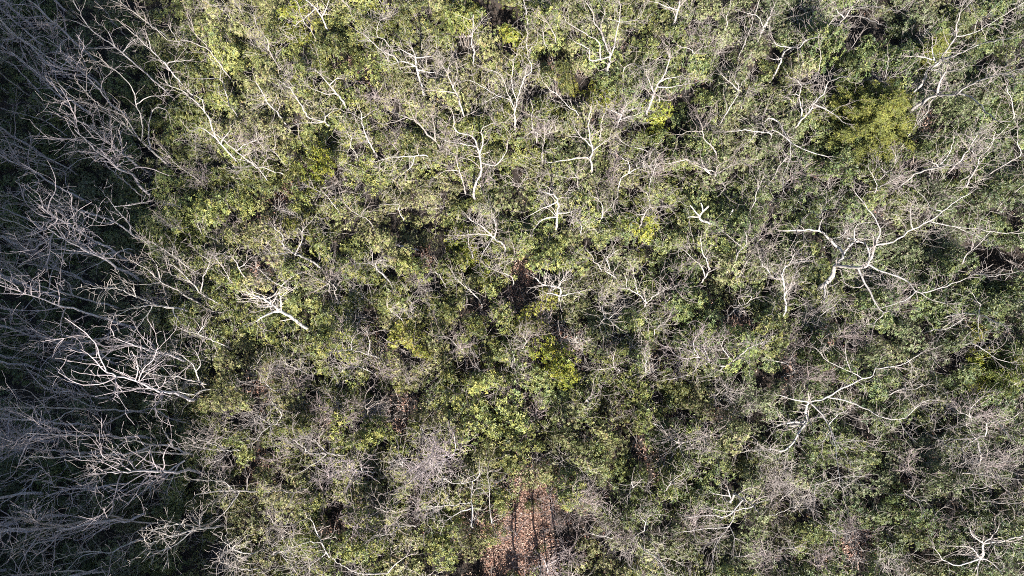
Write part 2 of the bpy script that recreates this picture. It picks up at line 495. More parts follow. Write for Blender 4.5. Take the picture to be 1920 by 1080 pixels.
A(0,1,[(450,990),(330,950),(200,910),(90,890),(0,850)],[(330,950),(250,890),(180,860)],r=.12)
A(0,1,[(410,1075),(310,990),(220,930),(150,880)],r=.1)
A(0,1,[(680,940),(570,930),(450,940),(330,900)],r=.09)
A(0,1,[(1120,1070),(1000,1040),(880,1030),(750,990)],[(1110,1060),(1080,970),(980,900),(880,940)],[(1090,1000),(1130,960),(1100,900)],r=.11,tw=1.5)
A(0,1,[(1390,490),(1340,420),(1310,370),(1210,340)],[(1340,420),(1400,380)],r=.1)
A(0,1,[(1310,510),(1270,450),(1210,360)],r=.08)
A(0,1,[(1230,850),(1120,800),(1030,780)],[(1120,800),(1150,750)],r=.1,tw=1.5)
A(0,1,[(1200,260),(1140,240),(1110,180)],r=.07)
A(0,1,[(260,1060),(180,1020),(80,990)],r=.1)
A(0,1,[(720,320),(600,380),(420,470)],r=.11)
A(0,1,[(560,260),(420,150),(250,90),(100,60)],r=.12)
A(0,1,[(1040,110),(980,70),(900,60)],[(1060,200),(980,200),(930,180)],r=.07,tw=1.5)
A(0,1,[(1010,210),(960,190),(900,140)],r=.07,tw=2)
# centre left
A(1,1,[(340,405),(270,370),(220,350),(160,310),(150,250),(100,200)],[(225,345),(255,280),(260,230),(240,200),(200,230)],[(260,220),(290,190)],[(190,340),(100,350),(40,300)],r=.16)
A(1,1,[(170,540),(90,500),(0,420)],[(130,520),(200,480),(260,450)],r=.11)
A(1,1,[(270,755),(200,705),(140,670),(60,610),(0,580)],[(140,670),(140,610),(125,560)],[(130,670),(60,690),(0,730)],[(160,680),(100,640),(20,650)],r=.22,lab='thick pale leaning')
A(1,1,[(415,570),(410,520),(350,490),(290,460)],[(410,520),(420,450)],[(410,520),(330,560)],r=.1,tw=1.8)
A(1,1,[(740,490),(700,450),(675,420),(680,390),(740,380)],[(680,420),(620,400),(540,400)],[(740,490),(770,540)],[(680,400),(660,340)],r=.15,tw=1.3)
A(1,1,[(1395,300),(1340,260),(1290,210),(1200,150)],[(1340,255),(1350,200),(1330,120)],[(1330,250),(1250,235),(1150,245)],[(1330,260),(1290,320),(1260,380)],r=.15,tw=1.4)
A(1,1,[(1055,505),(1030,465),(990,450),(940,490)],r=.08,tw=1.5)
A(1,1,[(1255,605),(1200,550),(1120,490)],r=.1)
A(1,1,[(680,930),(620,910),(540,890),(420,900)],[(640,900),(640,850),(620,780)],[(545,890),(540,830)],r=.1)
A(1,1,[(650,1015),(590,985),(520,985),(460,1020)],r=.08,tw=2.2)
A(1,1,[(270,1015),(190,975),(150,960)],r=.09,tw=1.6)
A(1,1,[(440,75),(400,25),(370,0),(330,-20)],r=.09)
A(1,1,[(630,155),(560,120),(500,70)],[(590,140),(620,90)],r=.1,tw=1.5)
A(1,1,[(805,105),(800,70),(730,70)],r=.09)
A(1,1,[(1125,860),(1080,820),(1000,810)],r=.09,tw=1.5)
A(1,1,[(810,710),(770,680),(740,650)],r=.07)
A(1,1,[(1440,480),(1370,450),(1300,420)],r=.08,tw=1.5)
# centre right
A(2,1,[(252,180),(255,130),(258,70),(240,20),(180,0)],[(240,60),(180,90),(100,130)],[(245,140),(180,150),(120,210)],[(265,130),(340,110)],r=.19)
A(2,1,[(265,600),(270,545),(180,520),(130,480)],[(270,545),(290,480)],[(268,580),(330,570),(390,560)],[(266,590),(200,570)],r=.13,tw=1.6)
A(2,1,[(505,135),(510,90),(490,45),(460,30)],[(510,120),(545,90),(560,60)],r=.11)
A(2,1,[(725,180),(745,120),(790,85),(870,80)],[(745,125),(700,130)],[(770,95),(770,40),(750,0)],r=.12,tw=1.4)
A(2,1,[(585,485),(530,450),(550,430),(535,400),(540,360)],r=.09)
A(2,1,[(1085,485),(1105,440),(1090,380),(1070,330),(1060,260)],[(1080,470),(1070,430),(1010,370),(970,330)],[(1100,450),(1150,430)],r=.13,tw=1.3)
A(2,1,[(1255,390),(1270,350),(1300,310),(1320,290),(1315,220)],[(1300,310),(1260,280),(1210,240)],[(1320,290),(1370,250)],r=.12)
A(2,1,[(755,625),(745,605)],[(755,620),(720,580),(650,540),(640,480)],[(755,620),(800,585),(860,550),(940,520)],[(800,580),(830,530)],[(710,570),(690,500),(680,440)],[(720,580),(620,540)],r=.15,lab='white V-shaped')
A(2,1,[(505,640),(520,690),(530,715),(570,690)],[(530,715),(490,750)],[(540,720),(600,770)],r=.1)
A(2,1,[(600,1010),(590,985),(530,990),(480,1000)],[(590,990),(570,930)],r=.1,tw=1.4)
A(2,1,[(730,1035),(750,1010),(760,940)],[(740,1020),(680,1030)],[(750,1015),(810,1010)],r=.1,tw=1.6)
A(2,1,[(1110,950),(1040,930),(960,940),(900,900)],[(1090,945),(1040,870),(960,860)],[(1060,935),(1020,850),(1060,790)],[(1040,930),(960,880),(850,870)],[(1000,930),(930,960)],[(1100,940),(1080,860),(1130,820)],r=.12,tw=3.2,twiggy=1,lab='dense purple-grey')
A(2,1,[(1060,940),(1010,1020),(900,1050),(840,1060)],r=.1)
A(2,1,[(1200,980),(1260,940),(1330,880),(1420,840)],[(1230,950),(1180,870),(1200,830)],[(1200,980),(1100,960)],r=.13)
A(2,1,[(1280,470),(1300,430),(1320,390)],r=.08,tw=2)
A(2,1,[(1440,450),(1400,400),(1390,350)],r=.09)
A(2,1,[(60,880),(80,840),(60,810)],r=.08,tw=2)
A(2,1,[(390,215),(385,180),(360,150)],[(385,190),(430,170)],r=.08,tw=1.8)
# right
A(3,1,[(355,490),(375,415),(480,425),(560,410),(600,300)],[(380,415),(420,350),(350,270),(280,215),(150,215),(80,220)],[(420,350),(460,300),(490,270),(440,260)],[(280,210),(310,150)],[(560,400),(570,340),(600,300),(700,280),(800,215),(900,170),(960,130),(1020,80),(1090,30),(1150,0)],[(920,160),(1060,200),(1160,240),(1220,270)],[(1000,190),(1200,210),(1300,230),(1440,230)],[(980,105),(910,90),(900,60),(850,0)],[(800,200),(800,80)],[(565,350),(550,290),(490,270),(490,210),(510,180),(580,170)],[(600,310),(620,250),(625,190),(550,80),(490,0)],[(490,425),(540,500),(580,570),(620,650),(650,690),(590,740)],[(650,690),(720,690)],[(365,450),(350,480),(320,520),(320,600)],[(565,410),(640,450),(720,470),(800,510),(820,550),(880,570),(960,540),(1110,490)],[(820,550),(790,600),(640,650)],[(870,570),(930,610),(1000,630)],r=.26,hmax=13,h0=5.5,lab='huge sprawling white')
A(3,1,[(95,680),(95,600),(85,500),(90,430),(130,400),(230,385)],[(85,490),(30,480),(0,430)],[(100,410),(150,340)],[(90,560),(150,520)],r=.13,tw=1.5)
A(3,1,[(1040,690),(1180,690),(1260,720),(1340,760)],[(1190,690),(1195,630),(1140,560)],[(1185,690),(1185,810)],r=.12)
A(3,1,[(1160,465),(1260,470),(1340,460),(1460,440)],r=.1)
A(3,1,[(1140,850),(1220,890),(1270,930),(1360,960)],r=.09)
A(3,1,[(250,110),(290,150),(310,80)],r=.07)
A(3,1,[(150,1010),(80,960),(20,950)],r=.07,tw=1.5)
# lower left stand
A(0,2,[(780,155),(600,145),(440,140),(250,130),(120,130),(0,140)],[(740,155),(700,170),(600,220),(460,240)],[(250,130),(160,40),(0,30)],[(780,150),(860,140),(950,190),(1060,220)],[(440,140),(330,190),(200,250),(60,300)],r=.15)
A(0,2,[(1340,370),(1280,375),(1200,340),(1110,310)],[(1280,380),(1200,440)],[(1280,375),(1190,370),(1100,350)],r=.1,tw=1.6)
A(0,2,[(1050,390),(980,360),(870,345),(740,390),(600,400),(400,410),(170,410)],[(1040,390),(940,390),(800,380),(660,450),(540,520)],[(1040,430),(900,520),(800,610),(690,690)],[(1030,470),(960,550),(940,610)],[(980,350),(940,290),(910,240)],[(860,460),(850,600)],[(870,345),(720,320),(620,390),(500,480)],r=.15)
A(0,2,[(1440,605),(1350,600),(1240,600),(1100,620)],[(1300,600),(1250,550),(1080,540)],[(1340,610),(1280,700),(1210,770)],[(1380,600),(1390,540)],r=.12,tw=1.3)
A(0,2,[(1210,805),(1130,810),(1060,830),(950,860),(840,900)],[(1130,810),(1010,790),(870,820)],[(1080,820),(980,910),(900,940)],[(1125,800),(1120,760)],r=.12,tw=1.3)
A(0,2,[(880,780),(740,770),(620,740),(480,770),(300,810),(130,880)],[(850,780),(760,840),(720,890)],[(480,770),(330,800),(200,780)],r=.12)
A(0,2,[(760,880),(640,940),(560,950),(460,970),(380,1040)],[(560,950),(480,940),(380,970),(250,1010)],r=.11)
A(0,2,[(420,765),(300,770),(140,765),(0,760)],r=.1)
A(0,2,[(220,500),(160,580),(60,640),(0,680)],[(160,580),(140,690)],r=.12)
A(0,2,[(200,470),(100,530),(0,560)],r=.1)
A(0,2,[(500,740),(440,700),(390,660)],r=.07)
A(0,2,[(1430,950),(1340,940),(1260,890)],[(1340,940),(1240,970)],r=.1,tw=1.5)
A(0,2,[(1440,1040),(1360,1040),(1240,1000)],r=.1,tw=1.5)
A(0,2,[(500,120),(380,60),(330,50),(220,0)],r=.11)
A(0,2,[(660,100),(600,70),(520,0)],[(600,70),(500,60)],r=.1)
A(0,2,[(350,740),(250,740),(140,710)],r=.09)
A(0,2,[(560,1060),(420,1050),(260,1060),(100,1070)],r=.12)
A(0,2,[(340,260),(230,250),(120,260),(0,290)],[(230,250),(150,330),(60,400)],r=.12)
A(0,2,[(300,880),(180,900),(60,940),(0,960)],r=.11)
# lower middle
A(1,2,[(160,232),(80,225),(40,200),(0,180)],[(110,230),(140,170),(90,100)],[(80,225),(40,270),(0,320)],[(80,225),(90,300)],r=.11,tw=2)
A(1,2,[(480,400),(390,390),(300,390),(270,350),(200,310)],[(400,390),(330,320),(270,290)],[(390,395),(330,450),(240,500)],r=.12,tw=1.3)
A(1,2,[(650,495),(560,490),(480,490),(410,530)],[(560,490),(500,440),(420,450)],[(560,490),(510,590)],[(600,492),(570,420)],r=.09,tw=2.6,twiggy=1)
A(1,2,[(820,455),(800,430),(750,440)],[(815,450),(800,380)],r=.08,tw=1.8)
A(1,2,[(1095,410),(1060,380),(1000,350)],[(1085,400),(1000,405),(940,390)],[(1095,410),(1120,380),(1120,330),(1110,270)],[(1120,375),(1165,345)],[(1080,430),(1010,450),(940,440),(860,490)],[(1030,450),(960,530),(950,590)],[(1000,450),(910,520),(850,560)],[(1050,440),(1010,540)],r=.13,tw=3,twiggy=1,lab='broad twiggy')
A(1,2,[(1215,800),(1215,700),(1215,600),(1215,540),(1250,530),(1255,480)],[(1213,660),(1100,680),(940,690)],[(1215,550),(1120,560),(1050,530)],[(1213,700),(1150,720),(1080,760)],r=.14,tw=1.3)
A(1,2,[(1325,780),(1315,680),(1310,560),(1300,500),(1340,490)],r=.1,tw=1.4)
A(1,2,[(290,755),(190,795),(110,790),(60,720)],[(200,790),(210,850)],r=.09)
A(1,2,[(270,590),(220,610),(120,600),(40,620)],[(220,620),(180,690),(100,720)],r=.1,tw=1.8)
A(1,2,[(890,800),(820,800),(760,840),(660,850)],[(820,800),(790,770)],r=.1)
A(1,2,[(640,880),(610,840),(580,790)],[(620,850),(680,830)],[(610,840),(540,800)],r=.08,tw=3.5,twiggy=1)
A(1,2,[(415,975),(370,890),(350,850),(310,760)],[(370,900),(290,890),(200,920),(100,960)],[(400,950),(300,1030)],r=.12,tw=1.3)
A(1,2,[(740,1060),(640,1070),(540,1050),(430,980)],[(740,1055),(800,1000),(870,960)],r=.11,tw=1.5)
# lower centre right
A(2,2,[(1000,360),(1000,325),(930,330),(880,290),(840,240),(790,220)],[(960,340),(900,380),(850,410)],[(990,350),(1060,370),(1110,380)],[(1000,330),(1070,300),(1120,290)],[(950,340),(970,420),(1000,470)],[(900,310),(840,330)],[(930,330),(920,270)],[(940,340),(890,420)],r=.13,tw=2.2,lab='pale starburst')
A(2,2,[(745,825),(750,770),(800,720)],[(745,820),(690,860)],[(750,770),(720,740)],r=.09,tw=1.8)
A(2,2,[(860,600),(900,550),(960,500)],r=.07,tw=1.5)
A(2,2,[(1230,660),(1250,620),(1300,650),(1350,680),(1390,720)],[(1240,640),(1210,570)],[(1230,630),(1120,610)],[(1350,690),(1240,715),(1130,700)],[(1300,660),(1215,740),(1120,740),(980,750)],[(1240,700),(1220,800),(1080,815),(960,830)],[(1218,790),(1150,900),(1130,980)],[(1350,680),(1440,650)],[(1220,800),(1250,900)],r=.17)
A(2,2,[(560,870),(520,860),(440,840)],[(520,860),(560,830)],r=.07,tw=1.8)
A(2,2,[(1270,970),(1350,955),(1440,935)],r=.08)
A(2,2,[(1300,380),(1380,370),(1440,380)],r=.08,tw=1.4)
A(2,2,[(200,1060),(190,1010),(160,970)],[(195,1020),(260,980)],[(195,1030),(120,1040)],r=.09,tw=2.6,twiggy=1)
# lower right
A(3,2,[(215,210),(210,150),(230,100)],[(230,100),(290,160),(350,250),(385,400),(400,520)],[(235,100),(330,75),(400,30),(470,0),(530,-30),(590,-40),(600,-80),(660,-90),(770,-115),(870,-180)],[(330,75),(420,90),(530,130),(640,185),(730,200),(800,170),(870,100),(950,90)],[(215,200),(110,360),(0,370)],[(210,210),(100,220),(50,235)],[(350,240),(390,330),(450,410)],[(390,520),(300,560),(265,580),(260,640)],[(395,520),(440,520),(540,520)],[(390,520),(405,590),(450,570)],[(350,270),(310,330)],[(730,200),(790,290)],[(350,230),(400,170),(440,150)],[(530,-30),(470,-70),(440,-140),(435,-200)],[(470,-60),(350,-120),(270,-200)],[(230,100),(150,90),(60,60)],r=.27,tw=1.5,hmax=12,h0=5.5,lab='huge white forked')
A(3,2,[(1190,440),(1180,330),(1170,300),(1230,280),(1230,220),(1290,220),(1340,280)],[(1170,300),(1060,310),(990,320)],[(1170,300),(1100,360)],[(1290,215),(1380,190),(1430,150)],[(1172,300),(1130,250)],r=.13,tw=2)
A(3,2,[(1020,480),(1080,450),(1130,430)],r=.06)
A(3,2,[(1130,500),(1200,510),(1330,530),(1440,540)],r=.12)
A(3,2,[(1230,660),(1380,675),(1460,670)],r=.09)
A(3,2,[(1190,980),(1215,950),(1210,900),(1320,885),(1440,850)],[(1195,975),(1140,920),(1060,910)],[(1210,900),(1140,810)],[(1215,890),(1300,800)],[(1190,980),(1080,1020),(990,990),(940,930)],[(1190,985),(1180,1070)],[(1200,980),(1260,1000),(1320,1075)],r=.16,tw=1.4)
A(3,2,[(1210,460),(1330,440),(1440,430)],r=.09)
A(3,2,[(440,320),(520,320),(600,360)],r=.08)
A(3,2,[(10,740),(120,700),(200,670)],r=.08)
A(3,2,[(590,1000),(650,980),(720,990)],r=.06,tw=1.5)
A(3,2,[(1140,220),(1130,150),(1190,90)],[(1135,180),(1060,150)],r=.08)
A(3,2,[(1010,250),(1080,240),(1130,220)],r=.07)

def lerp3(a, b, t):
    return tuple(a[i] * (1 - t) + b[i] * t for i in range(3))

def bark_colour(px, py):
    """Pale smooth bark in the open middle, grey rough bark in the stand of the left slope."""
    t = min(max((430 - px + rng.normal() * 50) / 300, 0), 1)
    v = rng.uniform(0.85, 1.12)
    c = lerp3((0.34, 0.312, 0.288), (0.36, 0.33, 0.33), t)
    q = rng.random()
    if q < 0.3:
        c = lerp3(c, (0.24, 0.21, 0.185), rng.uniform(0.2, 0.8))
    elif q > 0.8:
        c = lerp3(c, (0.46, 0.43, 0.395), 0.8)
    if px > 1350:
        c = lerp3(c, (0.34, 0.315, 0.295), 0.6)
    return tuple(min(1, x * v) for x in c)

def twig_colour(c):
    return tuple(a * b for a, b in zip(c, (0.72, 0.68, 0.67)))

def add_twigs(out, pts, rad, tw, dens, tip_from=0.15, scale=1.0, crook=0.46):
    seg = np.linalg.norm(np.diff(pts, axis=0), axis=1)
    total = seg.sum()
    n = len(pts)
    m = int(total * 0.85 * tw * dens) + 2
    for _ in range(m):
        u = tip_from + (1 - tip_from) * rng.random() ** 0.75
        i = min(max(1, int(u * (n - 1))), n - 1)
        t = unit(pts[i] - pts[i - 1])
        d = unit(t * (0.7 if crook > 0.3 else 1.15) + rand_unit() * 0.9 + np.array([0, 0, 0.25]))
        ln = rng.uniform(0.8, 2.7) * scale
        grow(out, pts[i], d, ln, float(np.clip(rad[i] * 0.60, 0.022, 0.055)), 1 if rng.random() < 0.5 else 0, crook, 0.10, 0.8, 0.013)
    # the limb runs out in a few finer twigs
    for _ in range(3):
        d = unit(unit(pts[-1] - pts[-2]) + rand_unit() * 0.5)
        grow(out, pts[-1], d, rng.uniform(0.6, 1.5) * scale, max(0.018, rad[-1] * 0.8), 0, 0.4, 0.1, 0.9, 0.014)

def b_px(limbs, c):
    return 480 * c + limbs[0][0][0] / 3.0

def traced_tree(c, r, limbs, kw):
    P = [[(480 * c + x / 3.0, 360 * r + y / 3.0) for x, y in L] for L in limbs]
    r0 = kw.get('r', 0.12) * ((0.86 if kw.get('r', 0.12) >= 0.2 else 0.74) if b_px(limbs, c) > 400 else 0.74)
    tw = kw.get('tw', 1.0)
    hmax = kw.get('hmax', 17.0)
    b = P[0][0]
    dark = b[0] < 330
    h0 = kw.get('h0', 3.4)
    first = ground_at(b[0], b[1], h0)
    gz = float(ground_z(first[0], first[1]))
    base = np.array([first[0], first[1], gz - 0.15])
    def rise(pa, pb, length):
        ra = np.hypot(*(np.array(pa) - NADIR)); rb = np.hypot(*(np.array(pb) - NADIR))
        return CAM_H * (1 - ra / max(rb, 1.0)) * 0.85 + 0.30 * length
    lines3 = []
    hs_all, px_all = [], []
    for k, L in enumerate(P):
        Lp = np.array(L)
        s = np.concatenate([[0], np.cumsum(np.linalg.norm(np.diff(Lp, axis=0), axis=1))])
        if k == 0:
            ha = h0
        else:
            dd = [np.hypot(*(L[0] - q)) for q in px_all]
            ha = hs_all[int(np.argmin(dd))]
        dh = float(np.clip(rise(L[0], L[-1], s[-1] / 19.6), 0.5 if k else 0.9, 12.0))
        south = L[-1][1] - L[0][1]
        if south > 0.35 * s[-1]:          # a limb reaching towards the low sun stays flatter than the sunbeams
            dh = min(dh, 0.28 * s[-1] / 19.6)
        hb = min(ha + dh, hmax)
        u = s / max(s[-1], 1e-6)
        hs = ha + (hb - ha) * u
        pts = np.array([at_h(x, y, gz + h) for (x, y), h in zip(L, hs)])
        # a limb starts on the wood it grows from
        if k:
            j = int(np.argmin([np.hypot(*(L[0] - q)) for q in px_all]))
            if np.hypot(*(np.array(L[0]) - px_all[j])) < 12:
                allp = np.concatenate([l[0] for l in lines3])
                pts[0] = allp[int(np.argmin(np.linalg.norm(allp - pts[0], axis=1)))]
        for i in range(len(L) - 1):
            for w in np.linspace(0, 1, 6):
                px_all.append(Lp[i] * (1 - w) + Lp[i + 1] * w)
                hs_all.append(hs[i] * (1 - w) + hs[i + 1] * w)
        if k == 0:
            pts = np.vstack([base, pts])
        path = smooth_path(pts, 0.45, 0.035)
        if k == 0:
            rr = r0
        else:
            allp = np.concatenate([l[0] for l in lines3]); allr = np.concatenate([l[1] for l in lines3])
            rr = min(float(allr[int(np.argmin(np.linalg.norm(allp - path[0], axis=1)))]) * 0.9, r0 * 0.75)
        tt = np.linspace(0, 1, len(path))
        end = 0.34 if r0 > 0.18 else (0.30 if (k == 0 and len(P) > 1) else 0.22)
        rad = rr * (1 - tt * (1 - end)) * (1 + rng.normal(size=len(path)) * 0.05)
        rad = np.maximum(rad, 0.022)
        if k == 0:
            rad[0] *= 1.35
        lines3.append((path, rad, 8 if rr > 0.12 else 6))
    col = bark_colour(*b)
    if kw.get('twiggy'):
        col = (0.33, 0.29, 0.29)
    root = link('bare_tree', None)
    root.location = base
    root.empty_display_size = 0.5
    off = np.array(base)
    def part(name, brs, colr):
        me = tube_mesh(name, [(p - off, q, k) for p, q, k in brs], M_BARK)
        o = link(name, me, root)
        o.color = (*colr, 1)
        return o
    part('trunk', [lines3[0]], col)
    for l in lines3[1:]:
        part('limb', [l], col)
    tws = []
    for k, (p, q, _) in enumerate(lines3):
        add_twigs(tws, p, q, tw, 1.0, 0.35 if k == 0 else 0.12, 1.0, 0.46 if b[0] > 420 else 0.24)
    part('twigs', tws, twig_colour(col))['kind'] = 'stuff'
    nl = len(P)
    if 'lab' in kw:
        desc = kw['lab'] + ' bare tree'
    else:
        tone = 'shaded grey' if b[0] < 330 else ('grey' if col[0] < 0.30 else 'pale')
        form = 'single-stemmed' if nl == 1 else ('forked' if nl <= 3 else 'spreading')
        if kw.get('twiggy') or tw >= 2:
            form = 'dense twiggy'
        desc = f'{tone} {form} bare tree'
    if kw.get('lab') in ('white twin-armed', 'thick white forked', 'huge sprawling white', 'huge white forked'):
        place = {'white twin-armed': 'at the top, under the dark gap', 'thick white forked': 'rising at the top right of the dark gap',
                 'huge sprawling white': 'spreading below the yellow-green pine', 'huge white forked': 'spreading over shrubs near the bottom right'}[kw['lab']]
        root['label'] = f'{desc} {place}'
        root['category'] = 'tree'
        root['group'] = 'bare winter trees'
    elif 'lab' in kw:
        place = {'tall': 'with many forked limbs in the dark upper left stand', 'thick pale leaning': 'at the left edge of the sunny thicket',
                 'white V-shaped': 'with two low arms right of the centre', 'dense purple-grey': 'with a haze of fine twigs below right of centre',
                 'broad twiggy': 'with fine drooping grey twigs left of the brown clearing', 'pale starburst': 'with limbs fanning out all round, lower right of centre'}[kw['lab']]
        root['label'] = f'{desc} {place}'
        root['category'] = 'tree'
        root['group'] = 'bare winter trees'
    else:
        want_label(root, desc, project([first])[0], 'tree', 'bare winter trees')
    return base

TREE_POS = []
for c, r, limbs, kw in T:
    TREE_POS.append(traced_tree(c, r, limbs, kw))

# ------------------------------------------------------------------ generic bare trees and saplings (templates, then copies)
def tree_template(kind):
    """kind: 'tall' = slope tree, 'crown' = low twiggy crown, 'sapling' = thin understorey tree."""
    tr, tw = [], []
    if kind == 'tall':
        H = rng.uniform(13, 17); r0 = 0.15
        n = 9
        z = np.linspace(0, H, n)
        bend = rng.normal(size=2) * 0.5
        p = np.stack([bend[0] * (z / H) ** 2 + rng.normal(size=n) * 0.12, bend[1] * (z / H) ** 2 + rng.normal(size=n) * 0.12, z - 0.15], 1)
        p = smooth_path(p, 0.7, 0.03)
        rad = np.linspace(r0, 0.03, len(p))
        tr.append((p, rad, 7))
        for _ in range(13):
            i = int(rng.integers(int(len(p) * 0.45), len(p)))
            a = rng.uniform(0, 2 * math.pi)
            d = np.array([math.cos(a), math.sin(a), rng.uniform(0.7, 1.6)])
            grow(tw, p[i], d, rng.uniform(2.4, 5.0), max(0.05, rad[i] * 0.7), 0, 0.20, 0.12, 0.62, 0.016)
    elif kind == 'crown':
        H = rng.uniform(4.5, 6.5); r0 = 0.09
        n = 6
        z = np.linspace(0, H * 0.55, n)
        p = np.stack([np.cumsum(rng.normal(size=n) * 0.14), np.cumsum(rng.normal(size=n) * 0.14), z - 0.15], 1)
        p = smooth_path(p, 0.4, 0.02)
        rad = np.linspace(r0, 0.055, len(p))
        tr.append((p, rad, 6))
        for _ in range(14):
            i = int(rng.integers(int(len(p) * 0.6), len(p)))
            a = rng.uniform(0, 2 * math.pi)
            d = np.array([math.cos(a), math.sin(a), rng.uniform(0.35, 1.3)])
            grow(tw, p[i], d, rng.uniform(1.4, 2.7), 0.034, 0, 0.24, 0.08, 1.6, 0.013)
    else:
        H = rng.uniform(5.5, 8.5); r0 = 0.075
        n = 7
        z = np.linspace(0, H, n)
        lean = rng.normal(size=2) * 0.9
        p = np.stack([lean[0] * z / H + rng.normal(size=n) * 0.14, lean[1] * z / H + rng.normal(size=n) * 0.14, z - 0.15], 1)
        p = smooth_path(p, 0.5, 0.03)
        rad = np.linspace(r0, 0.022, len(p))
        tr.append((p, rad, 6))
        for _ in range(10):
            i = int(rng.integers(int(len(p) * 0.4), len(p)))
            a = rng.uniform(0, 2 * math.pi)
            d = np.array([math.cos(a), math.sin(a), rng.uniform(0.2, 1.2)])
            grow(tw, p[i], d, rng.uniform(1.0, 2.6), 0.03, 0, 0.42, 0.08, 1.1, 0.014)
    return tube_mesh('trunk', tr, M_BARK), tube_mesh('crown', tw, M_BARK)

TPL = {k: [tree_template(k) for _ in range(n)] for k, n in (('tall', 9), ('crown', 9), ('sapling', 10))}

def place_generic(kind, pos, col, desc, name, scale=1.0):
    tm, cm = TPL[kind][int(rng.integers(len(TPL[kind])))]
    root = link(name, None)
    root.empty_display_size = 0.4
    root.location = pos
    root.rotation_euler = (0, 0, rng.uniform(0, 2 * math.pi))
    s = scale * rng.uniform(0.85, 1.15)
    root.scale = (s, s, s * rng.uniform(0.92, 1.08))
    a = link('trunk', tm, root); a.color = (*col, 1)
    b = link('crown', cm, root); b.color = (*twig_colour(col), 1); b['kind'] = 'stuff'
    want_label(root, desc, project([np.array(pos) + np.array([0, 0, 3.0])])[0], 'tree' if kind != 'sapling' else 'sapling',
               {'tall': 'tall grey trees of the left stand', 'crown': 'low twiggy bare trees', 'sapling': 'thin bare saplings'}[kind])

def inside(px, m=0):
    return -m < px[0] < 1920 + m and -m < px[1] < 1080 + m

def poly_points(n, test, mind):
    out = []
    tries = 0
    while len(out) < n and tries < n * 60:
        tries += 1
        px = (rng.uniform(-60, 1980), rng.uniform(-40, 1150))
        if not test(*px):
            continue
        p = ground_at(*px)
        if all((p[0] - q[0]) ** 2 + (p[1] - q[1]) ** 2 > mind ** 2 for q in out):
            out.append(p)
    return out

# tall trees of the left slope (their bases stand right of their tops in the picture)
left_edge = lambda x, y: x < 345 - 60 * math.sin(y / 170.0) + 0.02 * y
for p in poly_points(68, lambda x, y: left_edge(x, y) and x > -60, 2.5):
    v = rng.uniform(0.8, 1.2)
    place_generic('tall', p, (0.40 * v, 0.365 * v, 0.37 * v), 'slender shaded grey bare tree', 'slender_tree')
for x, y in ((1018, 1105), (1052, 1100), (975, 1125), (900, 1110)):
    place_generic('tall', ground_at(x, y), (0.35, 0.33, 0.30), 'tall pale bare tree', 'slender_tree', 0.8)
# dense twiggy crowns seen in the photograph, then scattered ones
CR = [(640+52,755),(632,763),(545,727),(680,787),(594,803),(1007,783),(1090,930),(1200,757),(690,960),(640,640),(1020,610),(985,640),(1075,640),(830,230),
      (1170,205),(1016,240),(1320,230),(705,690),(520,690),(865,640),(1520,700),(1300,80),(1385,620),(1345,830),(1480,640),(1690,560),(1500,500),
      (1840,760),(1760,980),(1610,1000),(1300,990),(1180,1010),(1450,930),(780,520),(610,520),(520,450),(740,260),(560,130),(470,260),(420,420),
      (370,330),(300,560),(430,760),(400,880),(520,860),(1700,330),(1820,300),(1480,330),(1220,320),(1130,680),(1250,560),(1420,450),(940,580),
      (860,400),(700,170),(1440,1040),(1540,1060),(1700,880),(1880,880),(780,960),(600,930),(1590,620),(1150,330),(900,330),(960,740),(1035,1062),(1075,1050),(960,1010),(1030,960)]
for x, y in CR:
    v = rng.uniform(0.8, 1.15)
    t = min(max((430 - x) / 300, 0), 1)
    col = lerp3((0.34 * v, 0.295 * v, 0.285 * v), (0.30, 0.28, 0.28), t)
    place_generic('crown', ground_at(x, y, 3.5) * np.array([1, 1, 0]) + np.array([0, 0, float(ground_z(*ground_at(x, y, 3.5)[:2]))]), col, 'low purple-grey twiggy tree', 'twiggy_tree', 0.9)
for p in poly_points(115, lambda x, y: not left_edge(x, y) and np.hypot(x - 1000, y - 975) > 80 and np.hypot(x - 1640, y - 215) > 60, 3.6):
    px = project([p])[0]
    c = bark_colour(*px)
    place_generic('sapling', p, tuple(0.9 * a for a in c), ('pale' if c[0] > 0.36 else 'grey') + ' thin bare sapling', 'bare_sapling')

